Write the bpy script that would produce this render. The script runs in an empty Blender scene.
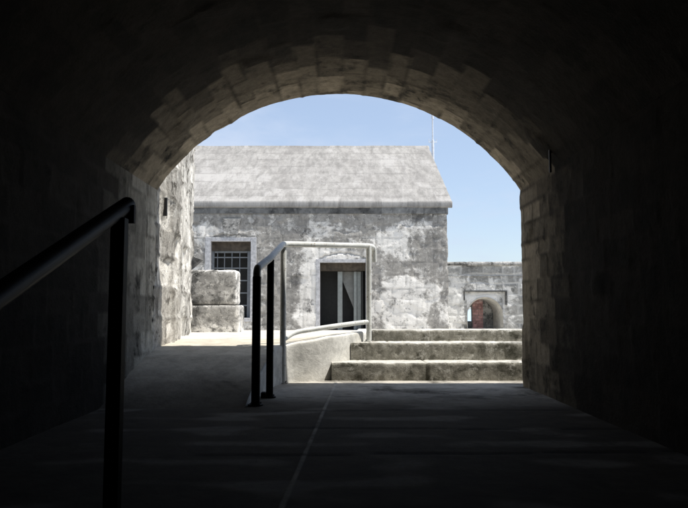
import bpy, bmesh, math, random, bisect
from mathutils import Vector, noise
S = bpy.context.scene
COL = S.collection
R = math.radians
V = Vector

# ------------------------------------------------------------------ objects
def tag(o, label=None, cat=None, group=None, kind=None):
    if label: o['label'] = label
    if cat: o['category'] = cat
    if group: o['group'] = group
    if kind: o['kind'] = kind
    return o

def thing(name, loc, label, cat, group=None):
    o = bpy.data.objects.new(name, None)
    o.location = loc
    o.empty_display_size = .2
    COL.objects.link(o)
    return tag(o, label, cat, group)

def origin(p):
    v = V((0, 0, 0))
    while p is not None:
        v += p.location
        p = p.parent
    return v

def link_mesh(name, verts, faces, mat, parent=None, smooth=True, loc=None, attrs=None):
    """verts in world space; origin at loc (default: centre of the footprint, bottom)"""
    if loc is None:
        xs = [v[0] for v in verts]; ys = [v[1] for v in verts]; zs = [v[2] for v in verts]
        loc = V(((min(xs)+max(xs))/2, (min(ys)+max(ys))/2, min(zs)))
    loc = V(loc)
    me = bpy.data.meshes.new(name)
    me.from_pydata([(v[0]-loc.x, v[1]-loc.y, v[2]-loc.z) for v in verts], [], faces)
    me.update()
    for p in me.polygons: p.use_smooth = smooth
    if attrs:
        for k, vals in attrs.items():
            a = me.attributes.new(k, 'FLOAT', 'POINT')
            a.data.foreach_set('value', vals)
    me.materials.append(mat)
    o = bpy.data.objects.new(name, me)
    COL.objects.link(o)
    o.location = loc - origin(parent)
    if parent: o.parent = parent
    return o

class MB:
    def __init__(s): s.v = []; s.f = []
    def add(s, vs, fs):
        n = len(s.v)
        s.v += [V(v) for v in vs]; s.f += [tuple(i+n for i in f) for f in fs]
        return s
    def box(s, a, b, bev=0.0):
        x0, y0, z0 = a; x1, y1, z1 = b
        if bev <= 0:
            return s.add([(x0,y0,z0),(x1,y0,z0),(x1,y1,z0),(x0,y1,z0),(x0,y0,z1),(x1,y0,z1),(x1,y1,z1),(x0,y1,z1)],
                  [(0,3,2,1),(4,5,6,7),(0,1,5,4),(1,2,6,5),(2,3,7,6),(3,0,4,7)])
        bm = bmesh.new()
        bmesh.ops.create_cube(bm, size=1)
        for v in bm.verts:
            v.co = V(((x0+x1)/2+v.co.x*(x1-x0), (y0+y1)/2+v.co.y*(y1-y0), (z0+z1)/2+v.co.z*(z1-z0)))
        bmesh.ops.bevel(bm, geom=bm.edges[:], offset=bev, segments=2, affect='EDGES', profile=.5)
        bm.verts.index_update()
        vs = [v.co.copy() for v in bm.verts]; fs = [tuple(v.index for v in f.verts) for f in bm.faces]
        bm.free()
        return s.add(vs, fs)
    def tube(s, pts, r, seg=14, cap=True):
        pts = [V(p) for p in pts]
        n = len(pts); rings = []
        t0 = (pts[1]-pts[0]).normalized()
        up = V((0,0,1)) if abs(t0.z) < .9 else V((0,1,0))
        a = t0.cross(up).normalized()
        for i in range(n):
            if i == 0: t = (pts[1]-pts[0]).normalized()
            elif i == n-1: t = (pts[-1]-pts[-2]).normalized()
            else: t = ((pts[i]-pts[i-1]).normalized()+(pts[i+1]-pts[i]).normalized()).normalized()
            a = (a - t*a.dot(t)).normalized(); b = t.cross(a)
            rr = r[i] if isinstance(r, (list, tuple)) else r
            rings.append([pts[i]+(a*math.cos(2*math.pi*k/seg)+b*math.sin(2*math.pi*k/seg))*rr for k in range(seg)])
        vs = [v for g in rings for v in g]
        fs = [(i*seg+k, i*seg+(k+1) % seg, (i+1)*seg+(k+1) % seg, (i+1)*seg+k) for i in range(n-1) for k in range(seg)]
        if cap:
            fs.append(tuple(reversed(range(seg)))); fs.append(tuple((n-1)*seg+k for k in range(seg)))
        return s.add(vs, fs)
    def build(s, name, mat, parent=None, smooth=False, loc=None):
        o = link_mesh(name, s.v, s.f, mat, parent, smooth, loc)
        if smooth:
            try:
                for e in o.data.edges: pass
                o.data.set_sharp_from_angle(angle=R(40))
            except Exception: pass
        return o

def fillet(pts, r, n=5):
    pts = [V(p) for p in pts]; out = [pts[0]]
    for i in range(1, len(pts)-1):
        a, b, c = pts[i-1], pts[i], pts[i+1]
        d = min(r, (a-b).length*.45, (c-b).length*.45)
        p, q = b+(a-b).normalized()*d, b+(c-b).normalized()*d
        for k in range(n+1):
            t = k/n
            out.append(p*(1-t)**2+b*2*t*(1-t)+q*t*t)
    out.append(pts[-1])
    return out

# ------------------------------------------------------------------ masonry surfaces
def sm(t): t = max(0, min(1, t)); return t*t*(3-2*t)
def fbm(p, o=4):
    s = 0; a = 1; t = 0
    for _ in range(o):
        s += a*noise.noise(p); t += a; p = p*2.03+V((3.1, 1.7, 5.3)); a *= .5
    return s/t

class Layout:
    """irregular courses: v is the stacking direction, u runs along a course"""
    def __init__(s, seed, v0, v1, u0, u1, h, w, warp=.03, vs=None):
        rnd = random.Random(seed); s.warp = warp; s.seed = seed
        s.vs = [v0]
        if vs: s.vs = list(vs)
        while s.vs[-1] < v1+h: s.vs.append(s.vs[-1]+h*rnd.uniform(.78, 1.22))
        s.us = []; s.tone = []; s.tilt = []
        for _ in s.vs:
            c = [u0-w*rnd.uniform(.2, 1)]
            while c[-1] < u1+w: c.append(c[-1]+w*rnd.uniform(.55, 1.45))
            s.us.append(c); s.tone.append([rnd.random() for _ in c])
            s.tilt.append([(rnd.uniform(-1, 1), rnd.uniform(-1, 1)) for _ in c])
    def cen(s, u, v):
        k = s.seed*7.3
        wu = u+s.warp*noise.noise(V((u*3, v*3, k))); wv = v+s.warp*noise.noise(V((u*2.2, v*3, k+9)))
        i = max(0, min(len(s.vs)-2, bisect.bisect_right(s.vs, wv)-1)); c = s.us[i]
        j = max(0, min(len(c)-2, bisect.bisect_right(c, wu)-1))
        return (c[j]+c[j+1])/2, s.tone[i][j]*7.77 % 1
    def q(s, u, v):
        k = s.seed*7.3
        wu = u+s.warp*noise.noise(V((u*3, v*3, k))); wv = v+s.warp*noise.noise(V((u*2.2, v*3, k+9)))
        i = max(0, min(len(s.vs)-2, bisect.bisect_right(s.vs, wv)-1))
        c = s.us[i]
        j = max(0, min(len(c)-2, bisect.bisect_right(c, wu)-1))
        d = min(wv-s.vs[i], s.vs[i+1]-wv, wu-c[j], c[j+1]-wu)
        tx, tz = s.tilt[i][j]
        til = tx*(wu-(c[j]+c[j+1])/2)+tz*(wv-(s.vs[i]+s.vs[i+1])/2)
        return s.tone[i][j], d, max(-.12, min(.12, til))

def surf(name, P, UV, mat, parent=None, lay=None, flip=False, amp=.012, joint=.012, jw=.014, rough=.01, rf=3.0,
         fine=.004, skip=None, extra=None, lime_daylight=None, loc=None):
    ni, nj = len(P), len(P[0])
    verts = []; at = []; aj = []; al = []
    for i in range(ni):
        for j in range(nj):
            a = P[max(i-1, 0)][j]; b = P[min(i+1, ni-1)][j]; c = P[i][max(j-1, 0)]; d = P[i][min(j+1, nj-1)]
            n = (b-a).cross(d-c)
            n = n.normalized() if n.length > 1e-12 else V((0, 0, 1))
            if flip: n = -n
            p = P[i][j]; u, v = UV[i][j]
            t, g, til = (.5, 1, 0)
            if lay: t, g, til = lay.q(u, v)
            jf = max(0.0, min(1.0, 1-(g-jw*.35)/jw)) if lay else 0
            jf *= .55+.45*min(1, max(0, .5+1.6*noise.noise(V((u*1.3, v*1.3, 4.4)))))
            h = amp*(t-.5)*2+til*.05*(amp/.012)-joint*jf+rough*fbm(p*rf, 4)+fine*noise.noise(p*23)
            tt = t
            if extra:
                eh, ej = extra(u, v)
                h += eh; jf = max(jf, ej)
            verts.append(p+n*h); at.append(tt); aj.append(jf)
            al.append(lime_daylight(u, v) if lime_daylight else 0.0)  # pale limewash; carries painted daylight on passage, floor, ramp and pier
    faces = []
    for i in range(ni-1):
        for j in range(nj-1):
            if skip:
                um = (UV[i][j][0]+UV[i+1][j+1][0])/2; vm = (UV[i][j][1]+UV[i+1][j+1][1])/2
                if skip(um, vm): continue
            q = (i*nj+j, (i+1)*nj+j, (i+1)*nj+j+1, i*nj+j+1)
            faces.append(q[::-1] if flip else q)
    return link_mesh(name, verts, faces, mat, parent, True, loc, {'tone': at, 'joint': aj, 'lime_daylight': al})

def lin(a, b, step, must=()):
    n = max(1, int(math.ceil((b-a)/step)))
    l = [a+(b-a)*i/n for i in range(n+1)]
    for m in must:
        k = min(range(len(l)), key=lambda i: abs(l[i]-m)); l[k] = m
    return l

def path_wall(pts, step, corner=.05):
    """plan polyline -> dense [(x,y)], cumulative length"""
    p = fillet([V((x, y, 0)) for x, y in pts], corner, 4)
    out = []; us = []; L = 0
    for a, b in zip(p[:-1], p[1:]):
        d = (b-a).length; n = max(1, int(d/step))
        for k in range(n):
            q = a+(b-a)*k/n; out.append((q.x, q.y)); us.append(L+d*k/n)
        L += d
    out.append((p[-1].x, p[-1].y)); us.append(L)
    return out, us

def rbox(a, b, r, res, amp, seed=0, wob=.0):
    """rounded, dented block"""
    a = V(a); b = V(b); c = (a+b)/2; hs = (b-a)/2
    vs = []; fs = []
    idx = {}
    def vid(p):
        k = (round(p.x, 5), round(p.y, 5), round(p.z, 5))
        if k not in idx: idx[k] = len(vs); vs.append(p)
        return idx[k]
    for ax in range(3):
        o1, o2 = (ax+1) % 3, (ax+2) % 3
        n1 = max(2, int(2*hs[o1]/res)); n2 = max(2, int(2*hs[o2]/res))
        for sg in (-1, 1):
            for i in range(n1):
                for j in range(n2):
                    q = []
                    for di, dj in ((0,0),(1,0),(1,1),(0,1)):
                        p = V((0,0,0)); p[ax] = sg*hs[ax]; p[o1] = hs[o1]*(2*(i+di)/n1-1); p[o2] = hs[o2]*(2*(j+dj)/n2-1)
                        q.append(vid(p))
                    fs.append(tuple(q) if sg > 0 else tuple(reversed(q)))
    out = []
    for p in vs:
        q = V([max(-(hs[k]-r), min(hs[k]-r, p[k])) for k in range(3)])
        d = p-q
        n = d.normalized() if d.length > 0 else V((0,0,1))
        w = q+n*min(d.length, r) if d.length > r*.99 else p
        w = w+c
        w = w+n*(amp*fbm(w*5+V((seed, 0, 0)), 4)*2+amp*.4*noise.noise(w*21))
        out.append(w)
    return out, fs

# ------------------------------------------------------------------ materials
class N:
    def __init__(s, name):
        s.m = bpy.data.materials.new(name); s.m.use_nodes = True
        s.t = s.m.node_tree; s.n = s.t.nodes; s.l = s.t.links
        s.n.clear()
        s.out = s.n.new('ShaderNodeOutputMaterial'); s.b = s.n.new('ShaderNodeBsdfPrincipled')
        s.l.new(s.b.outputs[0], s.out.inputs[0])
        tc = s.n.new('ShaderNodeTexCoord'); s.co = tc.outputs['Object']
    def scale(s, sc, off=(0,0,0)):
        m = s.n.new('ShaderNodeMapping'); m.inputs['Scale'].default_value = sc; m.inputs['Location'].default_value = off
        s.l.new(s.co, m.inputs[0]); return m.outputs[0]
    def noise(s, sc, det=8, rough=.6, dist=0, vec=None):
        x = s.n.new('ShaderNodeTexNoise'); x.inputs['Scale'].default_value = sc; x.inputs['Detail'].default_value = det
        x.inputs['Roughness'].default_value = rough; x.inputs['Distortion'].default_value = dist
        s.l.new(vec or s.co, x.inputs['Vector']); return x.outputs[0]
    def ramp(s, x, a, b, lo=0, hi=1):
        r = s.n.new('ShaderNodeMapRange'); r.interpolation_type = 'SMOOTHSTEP'
        s.l.new(x, r.inputs[0])
        for i, v in zip((1, 2, 3, 4), (a, b, lo, hi)): r.inputs[i].default_value = v
        return r.outputs[0]
    def mix(s, f, a, b, mode='MIX'):
        m = s.n.new('ShaderNodeMix'); m.data_type = 'RGBA'; m.blend_type = mode
        for i, x in ((0, f), (6, a), (7, b)):
            if isinstance(x, (int, float)): m.inputs[i].default_value = x
            elif isinstance(x, tuple): m.inputs[i].default_value = (*x, 1)
            else: s.l.new(x, m.inputs[i])
        return m.outputs[2]
    def math(s, op, a, b=0.0):
        m = s.n.new('ShaderNodeMath'); m.operation = op
        for i, x in enumerate((a, b)):
            if isinstance(x, (int, float)): m.inputs[i].default_value = x
            else: s.l.new(x, m.inputs[i])
        return m.outputs[0]
    def attr(s, n):
        a = s.n.new('ShaderNodeAttribute'); a.attribute_name = n; return a.outputs['Fac']
    def bump(s, h, dist, strength=1):
        b = s.n.new('ShaderNodeBump'); b.inputs['Distance'].default_value = dist; b.inputs['Strength'].default_value = strength
        s.l.new(h, b.inputs['Height']); s.l.new(b.outputs[0], s.b.inputs['Normal'])
    def col(s, c, rough=.9, spec=.2):
        if isinstance(c, tuple): s.b.inputs['Base Color'].default_value = (*c, 1)
        else: s.l.new(c, s.b.inputs['Base Color'])
        s.b.inputs['Roughness'].default_value = rough
        s.b.inputs['Specular IOR Level'].default_value = spec
        return s.m

def stone(name, base, light, dark, mortar, la=(.5, .6), da=(.55, .68), tone=.35, lscale=1.6, dscale=2.2,
          streak=.0, streakcol=None, jf=.8, bump=.012, fine=9, seed=0, fleck=0.0, asp=(1, 1, 1), dist=.5, lime_daylight_amt=0.0):
    k = N(name)
    off = (seed*3.7, seed*1.9, seed*5.1)
    v0 = k.scale(asp, off)
    n1 = k.noise(lscale, 10, .68, dist, v0)
    n2 = k.noise(dscale, 10, .7, dist*.7, k.scale(asp, (off[0]+20, off[1], off[2]+9)))
    n3 = k.noise(fine, 8, .75, .2, v0)
    n4 = k.noise(fine*4.3, 4, .7, 0, v0)
    t = k.attr('tone')
    c = k.mix(k.ramp(n3, .3, .7), tuple(x*.72 for x in base), tuple(min(1, x*1.22) for x in base))
    lv = k.math('ADD', n1, k.math('MULTIPLY', k.attr('lime_daylight'), .35))
    lv = k.math('ADD', lv, k.math('MULTIPLY', k.math('SUBTRACT', t, .5), .06))
    lf = k.ramp(lv, *la)
    if lime_daylight_amt:
        c = k.mix(k.math('MULTIPLY', k.attr('lime_daylight'), lime_daylight_amt), c, k.mix(k.ramp(n3, .3, .7), tuple(x*.62 for x in light), light))
    dv = k.math('ADD', n2, k.math('MULTIPLY', k.math('SUBTRACT', .5, t), .06))
    df = k.ramp(dv, *da)
    c = k.mix(lf, c, light)
    c = k.mix(k.math('MULTIPLY', df, k.ramp(n3, .35, .6, .45, 1)), c, dark)
    if fleck:
        f1 = k.noise(lscale*3.4, 9, .75, .25, v0)
        f2 = k.noise(dscale*4.1, 9, .75, .2, k.scale(asp, (off[0]+5, off[1]+31, off[2])))
        c = k.mix(k.math('MULTIPLY', k.ramp(f1, .545, .60), fleck), c, light)
        c = k.mix(k.math('MULTIPLY', k.ramp(f2, .56, .62), fleck), c, dark)
    tv = k.ramp(t, 0, 1, 1-tone, 1+tone*.6)
    hsv = k.n.new('ShaderNodeHueSaturation'); k.l.new(tv, hsv.inputs['Value']); k.l.new(c, hsv.inputs['Color'])
    c = hsv.outputs[0]
    if streak:
        ns = k.noise(1, 6, .6, .3, k.scale((7, 7, .55), off))
        c = k.mix(k.math('MULTIPLY', k.ramp(ns, .5, .68), streak), c, streakcol or dark)
    c = k.mix(k.math('MULTIPLY', k.attr('joint'), jf), c, mortar)
    sp = k.ramp(n4, .28, .42, .55, 1)
    c = k.mix(1.0, c, k.mix(sp, (.55, .55, .55), (1, 1, 1)), 'MULTIPLY')
    h = k.math('ADD', k.math('MULTIPLY', n3, 1.0), k.math('MULTIPLY', n4, .35))
    h = k.math('ADD', h, k.math('MULTIPLY', lf, .25))
    k.bump(h, bump)
    return k.col(c, .95, .1)

M = {}
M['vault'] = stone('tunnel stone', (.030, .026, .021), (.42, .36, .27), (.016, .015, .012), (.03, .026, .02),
                   la=(.80, 1.4), da=(.50, .66), tone=.30, lscale=3.4, dscale=3.6, streak=.30, jf=.70, bump=.014, fine=12, seed=1, dist=0, lime_daylight_amt=1)
M['vault_lit'] = stone('tunnel stone painted daylit', (.030, .026, .021), (.66, .62, .53), (.016, .015, .012), (.05, .045, .038),
                   la=(.80, 1.4), da=(.52, .66), tone=.25, lscale=3.4, dscale=3.0, streak=.45, jf=.5, bump=.02, fine=12, seed=15, dist=0, lime_daylight_amt=1)  # lit copy of the tunnel stone, brightening the left side wall
M['jambwall'] = stone('rough limed wall', (.52, .495, .45), (.78, .755, .70), (.085, .078, .065), (.10, .09, .075),
                   la=(.46, .60), da=(.53, .62), tone=.30, lscale=3.4, dscale=4.0, streak=.30, jf=.6, bump=.03, seed=2, fleck=.4)
M['facade'] = stone('weathered limewashed stone', (.34, .325, .30), (.80, .775, .73), (.105, .101, .095), (.17, .165, .155),
                   la=(.52, .62), da=(.54, .66), tone=.08, lscale=1.6, dscale=1.7, streak=.32, jf=.4, bump=.018, fine=9, seed=3, fleck=.55, dist=.25)
M['frieze'] = stone('dark grey stone', (.20, .20, .195), (.36, .36, .35), (.07, .07, .07), (.06, .06, .06),
                   la=(.56, .66), da=(.48, .62), tone=.35, lscale=2, dscale=2.4, jf=.6, seed=4)  # dark mottled grey, well below the facade's tone
M['seawall'] = stone('limewashed parapet stone', (.36, .355, .335), (.76, .75, .72), (.15, .15, .145), (.74, .73, .70),
                   la=(.47, .57), da=(.54, .64), tone=.18, lscale=2.6, dscale=2.4, jf=.7, bump=.016, seed=5, fleck=.4)
M['roof'] = stone('limewashed roof slate', (.29, .28, .265), (.365, .353, .338), (.215, .205, .195), (.16, .155, .147),
                   la=(.50, .66), da=(.53, .70), tone=.04, lscale=2.6, dscale=1.7, jf=.5, bump=.015, fine=6, seed=6, fleck=.22, asp=(1, .30, .30), dist=.2)
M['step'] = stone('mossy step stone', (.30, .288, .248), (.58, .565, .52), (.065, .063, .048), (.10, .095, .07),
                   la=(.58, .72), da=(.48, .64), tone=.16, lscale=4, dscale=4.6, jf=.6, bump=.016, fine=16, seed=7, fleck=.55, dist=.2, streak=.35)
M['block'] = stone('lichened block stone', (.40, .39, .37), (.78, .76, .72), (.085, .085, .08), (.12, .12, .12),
                   la=(.55, .66), da=(.47, .57), tone=.1, lscale=3, dscale=3.0, jf=.6, bump=.02, fine=11, seed=8, fleck=.5, lime_daylight_amt=.75)
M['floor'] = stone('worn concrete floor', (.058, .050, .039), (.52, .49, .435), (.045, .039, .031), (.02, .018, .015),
                   la=(.72, 1.3), da=(.50, .66), tone=.12, lscale=1.3, dscale=1.5, lime_daylight_amt=1, jf=.75, bump=.006, fine=6, seed=9)
M['deck'] = stone('pale concrete paving', (.53, .505, .455), (.61, .585, .53), (.38, .36, .32), (.24, .22, .19),
                   la=(.50, .66), da=(.58, .72), tone=.08, lscale=1.3, dscale=1.2, jf=.6, bump=.006, fine=6, seed=10)
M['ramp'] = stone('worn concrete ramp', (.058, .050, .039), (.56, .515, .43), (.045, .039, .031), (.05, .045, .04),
                   la=(.75, 1.5), da=(.56, .72), tone=0, lime_daylight_amt=1, lscale=1.3, dscale=1.4, jf=.6, bump=.006, fine=6, seed=14)
M['kerb'] = stone('cream concrete', (.58, .57, .53), (.64, .63, .59), (.45, .44, .40), (.3, .28, .24),
                   la=(.48, .66), da=(.56, .70), tone=0, lscale=2.2, dscale=2.6, streak=.25, jf=.5, bump=.006, fine=8, seed=11)
M['brick'] = stone('faded red brick', (.72, .42, .40), (.85, .68, .66), (.22, .11, .10), (.30, .24, .21),
                   la=(.52, .64), da=(.56, .68), tone=.2, lscale=4, dscale=4, jf=.8, bump=.01, seed=12)

def simple(name, c, rough=.6, metal=0, nz=.12, sc=12, bump=.002, spec=.4):
    k = N(name)
    n = k.noise(sc, 6, .65)
    c2 = k.mix(k.ramp(n, .35, .68), tuple(x*(1-nz) for x in c), tuple(min(1, x*(1+nz)) for x in c))
    k.bump(n, bump); k.col(c2, rough, spec)
    k.b.inputs['Metallic'].default_value = metal
    return k.m
M['frame'] = simple('blue grey painted stone trim', (.46, .46, .47), .7, nz=.22, sc=14)
M['lintel'] = simple('brown timber', (.065, .052, .038), .8, nz=.4, sc=9)
M['slate'] = simple('dark weathered slate', (.09, .09, .09), .8, nz=.5, sc=14, bump=.01)
M['iron'] = simple('dark iron', (.03, .03, .033), .5, .2)
M['bars'] = simple('grey painted iron bars', (.17, .185, .20), .6)
M['door'] = simple('grey green door paint', (.25, .27, .26), .6)
M['inner'] = simple('lit door panel grey', (.22, .225, .215), .9)
M['dark'] = simple('dark interior', (.03, .031, .03), .9)
M['shade_black'] = simple('rail paint black as in shade', (.005, .005, .005), .5, nz=.3, sc=30, bump=.0006, spec=.05)  # shade and silhouette put into the colour of these rail parts
M['galv'] = simple('pale painted steel', (.58, .59, .56), .42, nz=.14, sc=16, bump=.0015)
k = N('painted steel with rust')
n1 = k.noise(9, 6, .7); n2 = k.noise(34, 5, .7)
c = k.mix(k.ramp(n1, .35, .65), (.50, .51, .48), (.64, .65, .62))
c = k.mix(k.math('MULTIPLY', k.ramp(k.math('ADD', n2, k.math('MULTIPLY', n1, .3)), .74, .80), .8), c, (.20, .12, .07))
k.bump(n2, .0015); k.col(c, .45, .4); M['galv'] = k.m
M['mast'] = simple('white mast paint', (.75, .76, .78), .4)
M['outer'] = simple('outer fort stone', (.32, .31, .28), .95, nz=.3, sc=2, bump=.02)
M['earth'] = simple('pale fort ground', (.30, .28, .24), .95, nz=.2, sc=3)
k = N('sea water')
n = k.noise(.05, 8, .6); k.bump(k.noise(.6, 6, .6), .25)
k.col(k.mix(n, (.36, .50, .70), (.45, .58, .78)), .35, .3); M['sea'] = k.m

# ------------------------------------------------------------------ dimensions
EYE = .69
CX, HW, SPR, CZ, RAD = -.03, 1.655, 1.77, .69, 1.975     # tunnel section
MOUTH = 6.07; TOPZ = 2.86

# ------------------------------------------------------------------ the vaulted passage
HA = math.asin(HW/RAD)
def profile(step):
    """left wall bottom -> vault -> right wall bottom: (x, z, s)"""
    P = []
    zs = [-1.75, -1.2, -.6, -.2]+lin(-.05, SPR, step)
    for z in zs: P.append((CX-HW, z))
    n = int(2*HA*RAD/step)
    for i in range(1, n):
        a = -HA+2*HA*i/n
        P.append((CX+RAD*math.sin(a), CZ+RAD*math.cos(a)+(SPR-CZ-RAD*math.cos(HA))))
    for z in reversed(zs): P.append((CX+HW, z))
    L = [0]
    for a, b in zip(P[:-1], P[1:]): L.append(L[-1]+math.hypot(b[0]-a[0], b[1]-a[1]))
    m = L[-1]/2
    return [(x, z, s-m) for (x, z), s in zip(P, L)]
prof = profile(.028)
npf = len(prof)
nrm = []
for i in range(npf):
    a = prof[max(i-1, 0)]; b = prof[min(i+1, npf-1)]
    tx, tz = b[0]-a[0], b[1]-a[1]; l = math.hypot(tx, tz)
    nrm.append((-tz/l, tx/l))       # away from the room
ys = lin(-2.2, 2.4, .12)+lin(2.43, MOUTH-.05, .028)
rows = [(y, 0.0) for y in ys]
for a in (20, 45, 70, 90): rows.append((MOUTH-.05+.05*math.sin(R(a)), .05*(1-math.cos(R(a)))))
rows += [(MOUTH, .12), (MOUTH, .22), (MOUTH, .32), (MOUTH, .42)]
passage = thing('stone_passage', (CX, 2, -1.75), 'dark vaulted stone passage framing the view of the bright courtyard', 'passage')
lay_v = Layout(5, -6, 6, -3, 8, .175, .33, .025)
P = []; UV = []
for y, off in rows:
    P.append([V((x+nx*off, y, z+nz*off)) for (x, z, s), (nx, nz) in zip(prof, nrm)])
    UV.append([(y+off, s) for (x, z, s) in prof])
def vault_extra(u, v):
    # scattered lost stones and a spring line set-back
    h = 0
    q = noise.noise(V((u*1.9, v*1.9, 31)))
    if q > .46: h -= .014*min(1, (q-.46)*9)
    return h, 0
def mouth_daylight(u, v):
    # daylight falloff painted into the block colours: pale at the mouth, near black inside
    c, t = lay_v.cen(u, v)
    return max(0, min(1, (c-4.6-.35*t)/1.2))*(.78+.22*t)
# split the section into side walls and vault
iL = next(i for i, p in enumerate(prof) if p[1] >= SPR-1e-6); iR = npf-1-iL
def part(i0, i1, name, mt='vault'):
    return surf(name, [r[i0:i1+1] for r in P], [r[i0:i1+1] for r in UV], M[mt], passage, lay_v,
                flip=True, amp=.0022, joint=.0045, jw=.009, rough=.007, rf=3.6, fine=.002, extra=vault_extra, lime_daylight=mouth_daylight)
part(0, iL, 'side_wall', 'vault_lit'); part(iL, iR, 'vault'); part(iR, npf-1, 'side_wall')
# outer face round the arch, roof and flanks
mb = MB()
xs = lin(CX-HW-.25, CX+HW+.25, .08)
for a, b in zip(xs[:-1], xs[1:]):
    def zl(x):
        d = abs(x-CX); rr = RAD+.25
        return CZ+.0+math.sqrt(max(0, rr*rr-d*d)) if d < rr else SPR
    za, zb = zl(a), zl(b)
    mb.add([(a, MOUTH-.02, za), (b, MOUTH-.02, zb), (b, MOUTH-.02, TOPZ), (a, MOUTH-.02, TOPZ)], [(0, 3, 2, 1)])
for a, b in ((-6.5, CX-HW-.25), (CX+HW+.25, 6.5)):
    mb.add([(a, MOUTH-.02, -1.8), (b, MOUTH-.02, -1.8), (b, MOUTH-.02, TOPZ), (a, MOUTH-.02, TOPZ)], [(0, 3, 2, 1)])
mb.build('face_wall', M['outer'], passage)
MB().box((-6.5, -2.6, TOPZ-.10), (6.5, MOUTH-.025, TOPZ)).build('roof_slab', M['outer'], passage)
MB().box((-6.9, -2.6, -1.8), (-6.5, MOUTH-.03, TOPZ-.003)).build('flank_wall', M['outer'], passage)
MB().box((6.5, -2.6, -1.8), (6.9, MOUTH-.03, TOPZ-.003)).build('flank_wall', M['outer'], passage)
MB().box((-6.4, -2.6, -1.8), (6.4, -2.15, TOPZ-.12)).build('end_wall', M['vault'], passage)

# tunnel floor with its joints
def fl(x0, x1, y0, y1, st): return lin(x0, x1, st), lin(y0, y1, st)
X, Y = fl(CX-HW-.1, CX+HW+.1, 2.25, 6.62, .03)
X = lin(CX-HW-.25, -.209-.03, .03)+[-.223, -.215, -.209, -.203, -.195]+lin(-.209+.03, CX+HW+.1, .03)
Pf = [[V((x+(y-2.393)*.0384, y, 0)) for y in Y] for x in X]
UVf = [[(x+(y-2.393)*.0384, y) for y in Y] for x in X]
def floor_extra(u, v):
    d = abs(u-(-.209+(v-2.393)*.0384)-.002*noise.noise(V((v*3, 0, 2))))
    j = 0
    j2 = 0
    for y0, sl, w in ((4.62, .03, .012), (3.96, -.02, .013), (3.25, .04, .012), (5.35, .05, .007)):
        if v > 0 and abs(v-(y0+sl*u+.02*noise.noise(V((u*2, y0, 0))))) < w and (u > -.7): j2 = 1
    return (-.006*j2+(.004 if d < .014 else 0)), j2
def floor_seam_daylight(u, v):
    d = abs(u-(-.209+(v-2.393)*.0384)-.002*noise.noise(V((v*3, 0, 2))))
    g = .85*sm((v-4.55+.35*noise.noise(V((u*1.5, v*1.5, 6))))/1.4)+.2*sm((v-6.15)/.2)  # daylight fading inward from the mouth, painted into the floor
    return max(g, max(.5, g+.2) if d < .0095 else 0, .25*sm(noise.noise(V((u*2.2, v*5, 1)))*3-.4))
tag(surf('floor', Pf, UVf, M['floor'], None, None, rough=.006, rf=1.6, fine=.0015, extra=floor_extra, lime_daylight=floor_seam_daylight),
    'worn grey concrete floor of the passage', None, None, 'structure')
# lower pavement strip to the right of the mouth, outside
link_mesh('pavement', [(CX+HW+.1, MOUTH-.1, -.004), (3.6, MOUTH-.1, -.004), (3.6, 6.62, -.004), (CX+HW+.1, 6.62, -.004)], [(0, 1, 2, 3)], M['floor'])['kind'] = 'structure'

# stairs down towards and behind the camera
st = MB()
for i in range(1, 11):
    y1 = 2.25-.43*(i-1); z = -.17*i
    st.box((CX-HW-.05, y1-.43-(.03 if i < 10 else 0), -1.9), (CX+HW+.05, y1-.001*i, z))
st.box((CX-HW-.05, 2.25, -1.9), (CX+HW+.05, 2.6, -.03))
o = st.build('entrance_stairs', M['floor']); tag(o, 'dark concrete stairs below the floor of the passage', None, None, 'structure')

# ------------------------------------------------------------------ ramp and courtyard
def interp(T, x):
    if x <= T[0][0]: return T[0][1]
    for (a, p), (b, q) in zip(T[:-1], T[1:]):
        if x <= b: return p+(q-p)*(x-a)/(b-a)
    return T[-1][1]
RZ = [(3.7, -.007), (4.7, -.006), (5.38, .19), (5.8, .295), (6.4, .352), (7.2, .362), (9.9, .35), (13, .26), (16, .19), (19, .15), (40, .12)]
def gz(x, y):
    z = interp(RZ, y)
    z += .085*sm((x+.65)/.95)*sm((y-6.1)/.5)*(1-sm((y-7.6)/2.5))*(1-sm((x-3.0)/1))
    return z
KP = [(-.675, 4.75), (-.67, 5.0), (-.655, 5.3), (-.60, 6.15), (-.50, 6.39), (-.30, 6.46), (-.086, 6.61), (.10, 6.90), (.27, 7.25), (.31, 7.75)]
KZ = [(4.75, .0), (5.0, .08), (5.3, .172), (6.15, .342), (6.36, .357), (6.46, .385), (6.61, .424), (6.90, .442), (7.25, .456), (7.75, .462)]
def kx(y):
    return interp([(b, a) for a, b in KP], y)
Y = lin(3.7, 7.5, .04); nx = 60
Pr = []; UVr = []
for i in range(nx+1):
    Pr.append([]); UVr.append([])
    for y in Y:
        x0 = -1.80 if y < 6.9 else -1.80-.17*(y-6.9); x1 = kx(y)-(.004 if y < 6.1 else .004+.05*min(1, (y-6.1)/.2))
        x = x0+(x1-x0)*i/nx
        Pr[-1].append(V((x, y, gz(x, y)))); UVr[-1].append((x, y))
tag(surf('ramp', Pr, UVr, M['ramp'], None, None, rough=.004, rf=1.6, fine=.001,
         lime_daylight=lambda u, v: max(.07, sm((v-4.35+.3*noise.noise(V((u*1.5, v*1.5, 6))))/1.25))), 'pale concrete ramp rising along the left wall', None, None, 'structure')  # daylight gradient painted into the ramp, paler towards the mouth
Y = lin(7.46, 22, .06); X = lin(-4.2, 4.6, .07)
def cy_extra(u, v):
    return 0, 0
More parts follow.
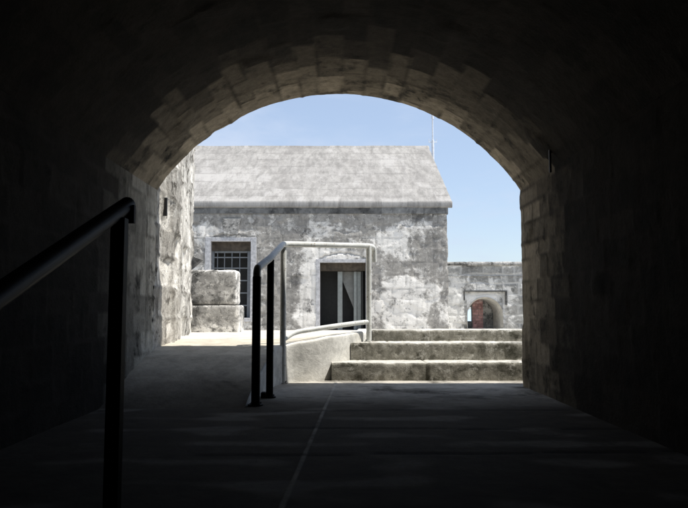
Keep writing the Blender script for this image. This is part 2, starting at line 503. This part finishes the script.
tag(surf('courtyard', [[V((x, y, gz(x, y)-.002)) for y in Y] for x in X], [[(x, y) for y in Y] for x in X], M['deck'], None, None,
         rough=.01, rf=1.2, fine=.001), 'sunlit pale courtyard paving', None, None, 'structure')
g = MB()
g.box((-14, 6.63, -7), (14, 23.8, -.05)); g.box((-14, -4, -7), (14, 6.62, -1.92))
g.box((-14, 6.1, -1.9), (-4.19, 23.7, .13)); g.box((4.58, 6.1, -1.9), (14, 23.7, .13)); g.box((3.61, 6.1, -1.9), (4.57, 7.6, .36)); g.box((-4.18, 6.1, -1.9), (-1.81, 7.45, .30))
g.box((-4.19, 21.9, -1.9), (4.57, 23.7, .12))
tag(g.build('ground', M['earth']), 'ground of the fort', None, None, 'structure')
w = MB()
w.add([(-6000, 23.9, -6), (6000, 23.9, -6), (6000, 9000, -6), (-6000, 9000, -6)], [(0, 1, 2, 3)])
tag(w.build('water', M['sea']), 'blue sea beyond the fort wall', None, None, 'structure')

# kerb wall of the ramp: front path, top, inner face
pts = fillet([V((x, y, 0)) for x, y in KP], .12, 4)
dense = []
for a, b in zip(pts[:-1], pts[1:]):
    n = max(1, int((b-a).length/.03))
    dense += [a+(b-a)*k/n for k in range(n)]
dense.append(pts[-1])
P = []; UV = []; u = 0
TH = .13
for i, p in enumerate(dense):
    a = dense[max(0, i-1)]; b = dense[min(len(dense)-1, i+1)]
    t = (b-a).normalized(); nb = V((-t.y, t.x, 0))       # to the ramp side
    if i: u += (p-dense[i-1]).length
    z = interp(KZ, p.y)-.016*(1-sm((p.y-5.95)/.25))
    r = .018
    col = [(0, zz) for zz in lin(-.03, z-r, .03) ] if z-r > 0 else [(0, -.03), (0, z-r)]
    m = 17
    col = [(0, -.03+(z-r+.03)*q/m) for q in range(m+1)]
    for ang in (30, 60, 90): col.append((r*(1-math.cos(R(ang))), z-r+r*math.sin(R(ang))))
    for q in (.25, .5, .75): col.append((r+(TH-2*r)*q, z))
    for ang in (90, 60, 30, 0): col.append((TH-r+r*math.cos(R(ang)), z-r+r*math.sin(R(ang))))
    col.append((TH, -.03))
    P.append([p+nb*d+V((0, 0, zz)) for d, zz in col]); UV.append([(u, d+zz) for d, zz in col])
tag(surf('ramp_kerb_wall', P, UV, M['kerb'], None, None, rough=.006, rf=3, fine=.001),
    'low curved cream concrete kerb wall along the edge of the ramp', 'kerb wall')

# ------------------------------------------------------------------ stone steps
steps = thing('stone_steps', (1.7, 6.9, 0), 'three long mossy weathered stone steps up to the courtyard', 'steps')
def step(x0, x1, y0, y1, z0, z1, seed, lw):
    lay = Layout(seed, -5, 5, x0, x1, 20, lw, .01, vs=[-9, 9])
    X = lin(x0, x1, .022); r = .022
    sec = [(y0, z) for z in lin(z0-.02, z1-r, .02)]
    for a in (25, 50, 75, 90): sec.append((y0+r*(1-math.cos(R(a))), z1-r+r*math.sin(R(a))))
    sec += [(y, z1) for y in lin(y0+r+.02, y1, .03)]
    # worn profile: the nose is chipped here and there
    P = [[V((x, y, z)) for y, z in sec] for x in X]
    L = [0]
    for a, b in zip(sec[:-1], sec[1:]): L.append(L[-1]+math.hypot(b[0]-a[0], b[1]-a[1]))
    UV = [[(x, l) for l in L] for x in X]
    hnose = (z1-z0)+.02
    def ex(u, v):
        q = noise.noise(V((u*6, seed, v*3)))
        c = max(0, 1-abs(v-hnose)/.05)
        q2 = noise.noise(V((u*15, v*15, seed)))
        return -.022*c*max(0, q-.2)*2-.008*max(0, q2-.3)*2.5, 0
    return surf('step', P, UV, M['step'], steps, lay, flip=False, amp=.002, joint=.012, jw=.008, rough=.005, rf=6, fine=.002, extra=ex, lime_daylight=lambda u, v: .9*sm((v-hnose+.01)/.03)-.25*math.exp(-((v-hnose+.045)/.03)**2))
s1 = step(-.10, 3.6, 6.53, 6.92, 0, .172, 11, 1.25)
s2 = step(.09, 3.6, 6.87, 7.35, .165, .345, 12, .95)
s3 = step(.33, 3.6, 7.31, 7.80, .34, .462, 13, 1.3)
for a, b in (((-.095, 6.55, -.02), (.0, 6.9, .155)), ((.1, 6.9, -.02), (.2, 7.3, .325)), ((.335, 7.33, -.02), (.4, 7.8, .44)), ((3.5, 6.56, -.02), (3.595, 7.8, .15))):
    MB().box(a, b).build('end_stone', M['step'], steps)

# ------------------------------------------------------------------ rough wall outside, on the left
lw = thing('rubble_wall', (-2.2, 8, 0), 'high rough pale wall running on from the left side of the passage', 'wall')
pw, us = path_wall([(-1.705, 5.98), (-1.70, 6.8), (-2.19, 9.82), (-2.95, 9.95)], .03, .07)
Z = lin(.2, 3.5, .03)
P = [[V((x, y, z)) for z in Z] for x, y in pw]
UV = [[(u, z) for z in Z] for u in us]
lay_l = Layout(21, 0, 4, 0, 5, .30, .42, .05)
def lw_extra(u, v):
    # lower courses eroded in vertical flutes near the passage, plaster scab above
    e = sm((2.1-v)/.9)*sm((2.0-u)/1.0)
    return -.035*e*max(0, noise.noise(V((u*5, v*1.2, 3)))+.1)+.03*sm((noise.noise(V((u*1.3, v*1.3, 8)))-.05)*6), 0
surf('rubble_face', P, UV, M['jambwall'], lw, lay_l, flip=True, amp=.012, joint=.016, jw=.014, rough=.016, rf=3.6, fine=.006, extra=lw_extra,
     lime_daylight=lambda u, v: sm((u-1.0)/.8)*.25)
mb = MB()
mb.add([(x-.09, y, z) for z in (.1, 3.42) for x, y in ((-1.72, 6.0), (-1.72, 6.8), (-2.21, 9.75), (-2.95, 9.86), (-2.95, 6.0))],
       [(0, 1, 2, 3, 4)[::-1], (5, 6, 7, 8, 9), (0, 1, 6, 5), (1, 2, 7, 6), (2, 3, 8, 7), (3, 4, 9, 8), (4, 0, 5, 9)])
mb.build('core', M['outer'], lw)

# stone pier in front of the window
pier = thing('stone_pier', (-1.93, 10.4, .34), 'squat lichen stained pier of two stone blocks at the foot of the barred window', 'stone pier')
def block(name, a, b, r, seed, amp):
    vs, fs = rbox(a, b, r, .028, amp, seed)
    n = len(vs)
    lm = [.9*sm((.47-v.z+.06*noise.noise(v*6))/.12)+.7*sm((v.z-1.235)/.03)-.35*sm((v.z-.62)/.1)*(1 if v.z < .745 else 0)+.6*sm((v.x+1.62)/.05) for v in vs]  # sunlit right side and top painted in; whitish stain at the base
    return link_mesh(name, vs, fs, M['block'], pier, True, None, {'tone': [.5]*n, 'joint': [0.0]*n, 'lime_daylight': lm})
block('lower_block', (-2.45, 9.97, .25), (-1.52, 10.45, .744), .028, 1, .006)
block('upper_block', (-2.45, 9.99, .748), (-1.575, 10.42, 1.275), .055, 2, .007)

# dark wedge on the wall corner, above the pier
mb = MB()
mb.add([(-2.27, 10.02, 1.485), (-2.27, 10.02, 1.30), (-2.12, 10.02, 1.43), (-2.27, 10.20, 1.485), (-2.27, 10.20, 1.30), (-2.12, 10.20, 1.43)],
       [(0, 1, 2), (3, 5, 4), (0, 2, 5, 3), (1, 4, 5, 2), (0, 3, 4, 1)])
mb.box((-2.31, 10.05, 1.29), (-2.272, 10.17, 1.47))
tag(mb.build('wall_bracket', M['slate']), 'small dark wedge shaped bracket at the corner of the rough wall above the pier', 'bracket')

# ------------------------------------------------------------------ building
bld = thing('stone_building', (-3.7, 18, .19), 'long low weathered limewashed stone building with a pale gabled roof', 'building')
FX0, FX1, FY = -10.0, 2.53, 16.0
W1 = (-3.15, -2.19, .48, 2.31)       # barred window (inner edge of its surround)
D1 = (-.53, .57, .10, 1.80)          # doorway
pw, us = path_wall([(FX0, FY), (FX1, FY), (FX1, FY+1.0)], .03, .012)
# snap columns to the opening edges
holes = []
for (a, b, c, d) in (W1, D1):
    for e in (a-.05, b+.05):
        k_ = min(range(len(pw)), key=lambda i: abs(pw[i][0]-e) if pw[i][1] <= FY+.001 else 9)
        pw[k_] = (e, pw[k_][1]); us[k_] = e-FX0
    holes.append((a-.05-FX0, b+.05-FX0, c-.05, d+.05))
Z = lin(.08, 3.0, .028, must=[h[2] for h in holes[:1]]+[h[3] for h in holes])
P = [[V((x, y, z)) for z in Z] for x, y in pw]
UV = [[(u, z) for z in Z] for u in us]
lay_f = Layout(33, 0, 3.2, 0, 14, .285, .52, .03)
def arc_crack(u, v, cx, cz, r, w, a0=-50, a1=50):
    dx, dz = u-FX0*0-cx, v-cz
    a = math.degrees(math.atan2(dx, dz))
    return abs(math.hypot(dx, dz)-r+.02*noise.noise(V((u*9, v*9, 0)))) < w and a0 < a < a1
def fac_extra(u, v):
    x = u+FX0
    h = 0; j = 0
    # straight joint line under the old door arch and a relieving arch crack over the doorway
    if arc_crack(x, v, .02, .9, 1.13, .022, -32, 32): h -= .03; j = 1
    if arc_crack(x, v, -2.67, .9, 1.58, .018, -22, 22): h -= .022; j = .9
    # old render edge: thicker skin low on the wall right of the doorway
    q = noise.noise(V((x*1.1+4, v*1.4, 12)))+.5*noise.noise(V((x*4, v*4, 2)))
    h += .016*sm(q*7+.3)
    return h, j
def fac_lime(u, v):
    x = u+FX0
    s = 0
    for cx, cz, rx, rz, a in ((-.78, 1.1, .28, 1.1, 1.0), (1.35, .8, .75, .65, .75), (-3.45, 2.2, .3, .8, .5), (1.5, 2.4, .9, .3, .35),
                              (.02, 2.0, .7, .16, .5), (-1.2, 2.7, .8, .2, .2), (-2.0, .5, .35, .5, .2)):
        s += a*math.exp(-((x-cx)/rx)**2-((v-cz)/rz)**2)
    for cx, cz, rx, rz, a in ((-1.4, 1.4, .5, .8, .45), (-3, 2.95, 9, .16, .35), (2.15, 1.9, .35, .8, .35), (-2.3, 2.75, 1.5, .15, .3), (.95, 1.5, .25, .9, .25)):
        s -= a*math.exp(-((x-cx)/rx)**2-((v-cz)/rz)**2)
    return s
def in_hole(u, v):
    return any(a < u < b and c < v < d for a, b, c, d in holes)
surf('facade_wall', P, UV, M['facade'], bld, lay_f, flip=False, amp=.003, joint=.006, jw=.010, rough=.016, rf=3.2, fine=.004,
     skip=in_hole, extra=fac_extra, lime_daylight=fac_lime)
# frieze band under the eaves
lay_z = Layout(34, -5, 5, 0, 14, 20, .85, .01, vs=[-9, 9])
pz, uz = path_wall([(FX0, FY-.028), (FX1+.028, FY-.028), (FX1+.028, FY+1)], .04, .02)
sec = [(.03, 2.975), (0, 2.975), (-.0, 2.99), (0, 3.03), (0, 3.08), (0, 3.14)]
P = []
for i, (x, y) in enumerate(pz):
    P.append([V((x, y+(d if y < FY else 0), z)) for d, z in sec])
UV = [[(u, z) for d, z in sec] for u in uz]
surf('frieze', P, UV, M['frieze'], bld, lay_z, amp=.004, joint=.01, jw=.012, rough=.008, rf=4, fine=.002)
# gable, back wall, floor
gb = MB()
EY, RY, BY = 15.945, 20.2, 24.45
def rz(y): return 3.27+(5.66-3.27)*(y-EY)/(RY-EY)
gb.add([(FX1-.01, 16.9, .0), (FX1-.01, 24.3, .0), (FX1-.01, 24.3, 3.1), (FX1-.01, RY, 5.5), (FX1-.01, 16.2, 3.2), (FX1-.01, 16.2, .0)], [(0, 1, 2, 3, 4, 5)])
gb.add([(FX0, 16, 0), (FX0, 24.3, 0), (FX0, 24.3, 3.1), (FX0, RY, 5.5), (FX0, 16, 3.1)], [(4, 3, 2, 1, 0)])
gb.add([(FX0, 24.3, 0), (FX1, 24.3, 0), (FX1, 24.3, 3.2), (FX0, 24.3, 3.2)], [(3, 2, 1, 0)])
gb.build('gable_wall', M['seawall'], bld)
MB().box((FX0+.1, 16.75, .1), (FX1-.15, 16.9, 3.05)).box((FX0+.1, 16.12, 2.7), (FX1-.15, 16.74, 2.8)).build('inner_wall', M['dark'], bld)
# roof
X = lin(FX0, 2.64, .05)
sec = [(16.03, 3.13), (15.96, 3.13), (EY, 3.14), (EY, 3.18), (EY, 3.22), (EY+.001, 3.268), (EY+.012, 3.279)]
n = 90
for i in range(1, n+1):
    y = EY+.012+(RY-EY-.012)*i/n
    sec.append((y, 3.279+(5.66-3.279)*i/n))
L = [0]
for a, b in zip(sec[:-1], sec[1:]): L.append(L[-1]+math.hypot(b[0]-a[0], b[1]-a[1]))
P = [[V((x, y, z)) for y, z in sec] for x in X]; UV = [[(x, l) for l in L] for x in X]
# verge turned down at the right end
for dx, dz in ((.012, -.02), (.014, -.07), (.014, -.14), (-.08, -.145)):
    P.append([V((2.64+dx, y, z+dz) if l > .26 else (2.64+min(dx, .014), y, z+(dz if z > 3.2 else 0)*.5)) for (y, z), l in zip(sec, L)])
    UV.append([(2.64+abs(dz), l) for l in L])
lay_r = Layout(41, 0, 6, FX0, 3, .62, 1.3, .05)
def roof_extra(u, v):
    # overlapping slate courses drowned in limewash
    k_ = max(0, min(len(lay_r.vs)-2, bisect.bisect_right(lay_r.vs, v)-1))
    f = (v-lay_r.vs[k_])/(lay_r.vs[k_+1]-lay_r.vs[k_])
    return .006*(1-f)+.012*noise.noise(V((u*.9, v*.9, 3)))+(.02*sm((v-5.0)/.08) if v > 4.9 else 0), (.35 if abs(v-3.25+.03*noise.noise(V((u, 0, 0)))) < .03 else 0)
roof = surf('roof', P, UV, M['roof'], bld, lay_r, amp=.003, joint=.010, jw=.018, rough=.012, rf=1.3, fine=.001, extra=roof_extra,
            lime_daylight=lambda u, v: .25*math.exp(-((v-.25)/.25)**2)+.3*math.exp(-((v-2.2)/.5)**2)*sm((-u-1)/2)+.25*math.exp(-((u-1.3)/.5)**2-((v-3.6)/.7)**2)-.18*math.exp(-((v-4.2)/.6)**2))
MB().add([(FX0, RY, 5.66), (2.65, RY, 5.66), (2.65, BY, 3.27), (FX0, BY, 3.27)], [(3, 2, 1, 0)][::-1]).build('rear_roof_slope', M['roof'], bld)

def surround(x0, x1, z0, z1, wl, wr, wt, wb, depth, name, par):
    m = MB()
    y0, y1 = FY-.025, FY+depth
    m.box((x0-wl, y0, z0-wb), (x0, y1, z1+wt), .008)
    m.box((x1, y0, z0-wb), (x1+wr, y1, z1+wt), .008)
    m.box((x0+.001, y0+.003, z1), (x1-.001, y1, z1+wt-.003), .006)
    if wb: m.box((x0+.001, y0-.02, z0-wb), (x1-.001, y1, z0), .008)
    return m.build(name, M['frame'], par)
# barred window
win = MB()
x0, x1, z0, z1 = W1
fr = surround(x0, x1, z0, z1, .135, .14, .095, .095, .42, 'barred_window', bld)
fr['label'] = 'tall window with blue grey surround and dark iron grille'
MB().box((x0+.002, FY+.12, z1-.21), (x1-.002, FY+.40, z1-.002), .006).build('lintel', M['lintel'], fr)
MB().box((x0-.1, FY+.46, z0-.1), (x1+.1, FY+.48, z1+.1)).build('backing', M['dark'], fr)
gr = MB(); gz0, gz1 = z0+.004, z1-.215; gy = FY+.20
gr.box((x0+.002, gy-.02, gz0), (x0+.055, gy+.02, gz1), .005).box((x1-.10, gy-.03, gz0), (x1-.03, gy+.02, gz1), .005)
gr.box((x0+.06, gy-.018, gz1-.05), (x1-.105, gy+.018, gz1), .004)
for i, x in enumerate((x0+.13, x0+.30, x0+.48, x0+.67)): gr.tube([(x, gy, gz0), (x, gy, gz1-.05)], .012, 8)
for z in (gz1-.16, gz1-.42, gz1-.72, gz1-1.02, gz1-1.32): gr.box((x0+.056, gy-.024, z-.013), (x1-.101, gy-.010, z+.013))
gr.build('grille', M['bars'], fr)
# doorway
x0, x1, z0, z1 = D1
fr = surround(x0, x1, z0, z1, .095, .085, .085, 0, .45, 'doorway', bld)
fr['label'] = 'open doorway with pale surround, timber lintel and half open doors'
MB().box((x0+.002, FY+.14, z1-.19), (x1-.002, FY+.43, z1-.002), .006).build('lintel', M['lintel'], fr)
dy = FY+.28
for a, b in ((-.105, .01), (.285, .355)):
    MB().box((a, dy-.04, .15), (b, dy+.04, z1-.2), .006).build('door_post', M['door'], fr)
MB().box((.36, dy, .15), (.462, dy+.03, z1-.2), .004).build('door_leaf', M['door'], fr)
MB().box((x1-.10, dy-.10, .15), (x1-.06, dy+.1, z1-.2), .004).build('door_edge', M['dark'], fr)
MB().add([(.012, dy+.10, z1-.2), (.28, dy+.10, z1-.2), (.28, dy+.10, .72), (.012, dy+.10, 1.38),
          (.012, dy+.16, z1-.2), (.28, dy+.16, z1-.2), (.28, dy+.16, .72), (.012, dy+.16, 1.38)],
         [(3, 2, 1, 0), (4, 5, 6, 7), (0, 1, 5, 4), (2, 3, 7, 6), (1, 2, 6, 5), (3, 0, 4, 7)]).build('lit_panel', M['inner'], fr)  # pale piece shaped as the diagonal of light on the inner door
MB().box((x0-.1, FY+.62, .1), (x1+.1, FY+.65, z1+.1)).build('backing', M['dark'], fr)
# keystone over the window
MB().add([(x, y, z) for y in (FY-.035, FY+.05) for x, z in ((-2.83, 2.47), (-2.50, 2.47), (-2.44, 2.86), (-2.88, 2.86))],
         [(0, 1, 2, 3), (7, 6, 5, 4), (0, 4, 5, 1), (1, 5, 6, 2), (2, 6, 7, 3), (3, 7, 4, 0)]).build('keystone', M['block'], bld)

# ------------------------------------------------------------------ parapet wall with embrasure
par = thing('parapet_wall', (6, 18, .15), 'low limewashed parapet wall with an arched opening, right of the building', 'wall')
AX, AZ, AR, WY = 3.838, .528, .483, 18.0
lay_p = Layout(52, 0, 2.2, 2, 12, .26, .44, .05)
def p_extra(u, v):
    h = 0; j = 0
    if 3.27 < u < 4.43 and v < 1.175: h -= .03
    if 1.56 < v < 1.60: h += .02
    if abs(v-1.60) < .012: j = .6; h -= .01
    if v > 1.60: h += .012
    # fan of old arch joints
    d = math.hypot(u-AX, v-AZ)
    if abs(d-.66) < .010 and v > AZ+.2: j = 1
    return h, j
def p_lime(u, v):
    return .45*math.exp(-((u-2.95)/.25)**2-((v-.8)/.9)**2)+.6*math.exp(-((u-AX)/.6)**2-((v-1.1)/.22)**2)-.5*math.exp(-((v-1.7)/.13)**2)-.35*math.exp(-((u-4.7)/.22)**2-((v-.5)/.4)**2)
def pw_surf(xs, zlow, name='wall_face'):
    nz = 70
    P = []; UV = []
    for x in xs:
        a = zlow(x); P.append([]); UV.append([])
        for k_ in range(nz+1):
            z = a+(1.86-a)*k_/nz
            P[-1].append(V((x, WY, z))); UV[-1].append((x, z))
    surf(name, P, UV, M['seawall'], par, lay_p, amp=.008, joint=.010, jw=.024, rough=.02, rf=3, fine=.005, extra=p_extra, lime_daylight=p_lime)
pw_surf(lin(2.3, AX-AR, .03), lambda x: .05)
pw_surf(lin(AX-AR, AX+AR, .02), lambda x: AZ+math.sqrt(max(0, AR*AR-(x-AX)**2)))
pw_surf(lin(AX+AR, 12, .04), lambda x: .05)
mb = MB()
mb.box((3.27, WY-.035, 1.150), (4.43, WY+.02, 1.182), .004).box((4.385, WY-.032, .80), (4.432, WY+.02, 1.149), .004).box((3.268, WY-.032, .92), (3.30, WY+.02, 1.149), .004)
mb.build('recess_shadow', M['frieze'], par)  # dark strips standing in for the shadow along the recess edge
# reveal of the opening
sec = [(AX-AR, .05), (AX-AR, .3), (AX-AR, AZ)]+[(AX-AR*math.cos(R(a)), AZ+AR*math.sin(R(a))) for a in range(6, 175, 6)]+[(AX+AR, AZ), (AX+AR, .3), (AX+AR, .05)]
P = []; UV = []
for y, sc in [(WY+.07, 1.0), (WY-.0, 1.0)][::-1]+[(WY+.11, .93), (WY+.25, .90), (WY+.5, .9), (WY+.75, .9), (WY+.98, .9)]:
    P.append([V((AX+(x-AX)*sc, y, AZ+(z-AZ)*sc if z > AZ else z)) for x, z in sec]); UV.append([(y*1.0, i*.08) for i, _ in enumerate(sec)])
surf('reveal', P, UV, M['kerb'], par, None, flip=True, rough=.01, rf=4, fine=.003)
MB().box((3.0, WY+1.0, .05), (3.69, WY+1.25, .345)).box((3.0, WY+1.0, .745), (3.69, WY+1.25, 1.80)).box((3.99, WY+1.0, .05), (4.8, WY+1.25, 1.80)).box((3.0, WY+1.0, .346), (3.40, WY+1.25, .744)).build('infill_wall', M['seawall'], par)
bl = Layout(61, 0, 2, 3, 5, .085, .2, .004)
X = lin(3.69, 3.99, .012); Z = lin(.05, 1.1, .012)
surf('brick_panel', [[V((x, WY+.99, z)) for z in Z] for x in X], [[(x, z) for z in Z] for x in X], M['brick'], par, bl, amp=.004, joint=.008, jw=.006, rough=.004, fine=.001)
MB().box((3.69, WY+1.0, .04), (3.99, WY+1.2, 1.8)).build('brick_backing', M['outer'], par)
# coping
cx_ = lin(2.3, 12, .05)
sec = [(WY+.02, 1.855), (WY-.05, 1.86), (WY-.055, 1.90), (WY-.05, 1.945), (WY-.02, 1.96), (WY+.3, 1.965), (WY+.9, 1.97), (WY+1.3, 1.96), (WY+1.32, 1.86)]
lay_c = Layout(53, -5, 5, 2, 12, 20, .8, .01, vs=[-9, 9])
surf('coping', [[V((x, y, z)) for y, z in sec] for x in cx_], [[(x, y+z) for y, z in sec] for x in cx_], M['block'], par, lay_c,
     amp=.006, joint=.015, jw=.02, rough=.015, rf=3, fine=.003)
MB().box((2.4, WY+.06, 1.6), (12, WY+1.28, 1.85)).box((4.8, WY+.06, -.1), (12, WY+1.28, 1.6)).box((2.4, WY+.06, -.1), (3.0, WY+1.28, 1.6)).build('core', M['outer'], par)

# ------------------------------------------------------------------ mast behind the roof
mast = thing('aerial_mast', (2.965, 21.5, .12), 'thin white aerial mast standing behind the roof against the sky', 'mast')
MB().tube([(2.965, 21.5, .12), (2.965, 21.5, 6.2)], .045, 10).build('lower_pole', M['mast'], mast, True)
MB().tube([(2.965, 21.5, 6.2), (2.965, 21.5, 8.2)], .024, 8).tube([(2.965, 21.5, 6.9), (2.965, 21.5, 7.05)], .04, 8).build('upper_pole', M['mast'], mast, True)
MB().tube([(2.83, 21.5, 6.13), (3.10, 21.5, 6.13)], .012, 8).tube([(2.84, 21.5, 6.13), (2.84, 21.5, 6.24)], .008, 6).tube([(3.09, 21.5, 6.13), (3.09, 21.5, 6.24)], .008, 6).build('cross_arm', M['mast'], mast, True)

# ------------------------------------------------------------------ railings
rr = .028
rail = thing('ramp_handrail', (-.3, 5.9, 0), 'pale tubular steel handrail on posts along the outer edge of the ramp', 'handrail')
MB().tube(fillet([(-.62, 4.87, .90), (-.619, 4.872, .985), (-.567, 5.28, 1.092), (-.553, 6.27, 1.30), (.288, 7.12, 1.362), (.345, 7.22, 1.355), (.35, 7.24, 1.20)], .07), rr, 16).build('top_rail', M['galv'], rail, True)
MB().tube(fillet([(-.548, 6.29, .405), (-.46, 6.46, .468), (-.09, 6.70, .518), (.16, 7.02, .545), (.288, 7.12, .556)], .12), .024, 14).build('lower_rail', M['galv'], rail, True)
def post(x, y, z0, z1, m, r=rr):
    o = MB().tube([(x, y, z0), (x, y, z1)], r, 16).build('post', m, rail, True)
    MB().tube([(x, y, z0), (x, y, z0+.010)], r*1.75, 16).build('base_flange', m, o, True)
    for a in (45, 135, 225, 315):
        bx, by = x+r*1.5*math.cos(R(a)), y+r*1.5*math.sin(R(a))
        MB().tube([(bx, by, z0+.012), (bx, by, z0+.022)], .006, 6).build('bolt', M['iron'], o)
    return o
p = post(-.62, 4.87, 0, .925, M['shade_black'], .031); p['label'] = 'post at the low end, coloured black as in shade'
p = post(-.566, 5.30, 0, 1.08, M['shade_black']); p['label'] = 'second post, coloured black as in shade'
MB().box((-.63, 5.25, .001), (-.595, 5.33, .045), .006).build('foot_bracket', M['shade_black'], p)
post(-.552, 6.29, 0, 1.285, M['galv'])
post(.285, 7.115, .345, 1.35, M['galv'])

nr = thing('stair_handrail', (-.60, 1.73, -.34), 'black sloping handrail with square post, close by on the left', 'handrail')
MB().tube([(-.598, 1.862, .985), (-.598, 1.85, .980), (-.598, -.6, .020)], [.014, .022, .022], 20).build('rail', M['shade_black'], nr, True)
MB().box((-.608, 1.745, -.34), (-.571, 1.78, .93), .002).build('post', M['shade_black'], nr)
MB().box((-.609, .0, -1.02), (-.567, .04, .22), .002).build('post', M['shade_black'], nr)
MB().box((-.610, 1.82, .925), (-.570, 1.835, .975), .001).build('end_bracket', M['shade_black'], nr)

# iron pins in the walls
tag(MB().box((-1.735, 6.29, 1.57), (-1.66, 6.315, 1.745), .004).build('iron_pin', M['iron']), 'short upright rusty iron pin in the left wall near the arch springing', 'iron pin')
tag(MB().box((1.540, 4.89, 1.70), (1.556, 4.91, 1.90), .004).build('iron_pin', M['iron']), 'short iron pin hanging from the vault above the dark right wall of the passage', 'iron pin')

# ------------------------------------------------------------------ light, sky
sun_to = V((.40, -.087, .906)).normalized()
sd = bpy.data.lights.new('Sun', 'SUN'); sd.energy = 5; sd.angle = R(.5); sd.color = (1, .955, .88)
so = bpy.data.objects.new('sun', sd); COL.objects.link(so)
so.rotation_euler = sun_to.to_track_quat('Z', 'Y').to_euler(); so.location = (5, -3, 20)
wd = bpy.data.worlds.new('World'); S.world = wd; wd.use_nodes = True
nt = wd.node_tree; nt.nodes.clear()
out = nt.nodes.new('ShaderNodeOutputWorld'); bg = nt.nodes.new('ShaderNodeBackground')
sky = nt.nodes.new('ShaderNodeTexSky'); sky.sky_type = 'NISHITA'; sky.sun_disc = False
sky.sun_elevation = math.asin(sun_to.z); sky.sun_rotation = math.atan2(sun_to.x, sun_to.y)
sky.air_density = 1.0; sky.dust_density = .7; sky.ozone_density = 1.5
tc = nt.nodes.new('ShaderNodeTexCoord'); mp = nt.nodes.new('ShaderNodeMapping'); mp.inputs['Scale'].default_value = (2.2, 2.2, 7); 
nz = nt.nodes.new('ShaderNodeTexNoise'); nz.inputs['Scale'].default_value = 1.6; nz.inputs['Detail'].default_value = 7; nz.inputs['Roughness'].default_value = .55
nz.inputs['Distortion'].default_value = .4
rg = nt.nodes.new('ShaderNodeMapRange'); rg.interpolation_type = 'SMOOTHSTEP'
for i, v in zip((1, 2, 3, 4), (.46, .72, .42, .92)): rg.inputs[i].default_value = v
mx = nt.nodes.new('ShaderNodeMix'); mx.data_type = 'RGBA'; mx.inputs[7].default_value = (3.8, 4.4, 5.5, 1)
L = nt.links.new
L(tc.outputs['Generated'], mp.inputs[0]); L(mp.outputs[0], nz.inputs['Vector']); L(nz.outputs[0], rg.inputs[0])
L(rg.outputs[0], mx.inputs[0]); L(sky.outputs[0], mx.inputs[6]); L(mx.outputs[2], bg.inputs[0])
bg.inputs[1].default_value = .125; L(bg.outputs[0], out.inputs[0])

# ------------------------------------------------------------------ camera
cd = bpy.data.cameras.new('Camera'); cam = bpy.data.objects.new('Camera', cd); COL.objects.link(cam)
cd.sensor_width = 36; cd.lens = 669/688*36; cd.clip_start = .05; cd.clip_end = 20000
cam.location = (0, 0, EYE)
cam.rotation_euler = (R(90+4.7), 0, R(-.17))
S.camera = cam
S.view_settings.view_transform = 'Standard'; S.view_settings.look = 'None'
S.view_settings.gamma = 1; S.view_settings.exposure = .45; S.view_settings.use_curve_mapping = False
S.render.resolution_x = 1024; S.render.resolution_y = 756
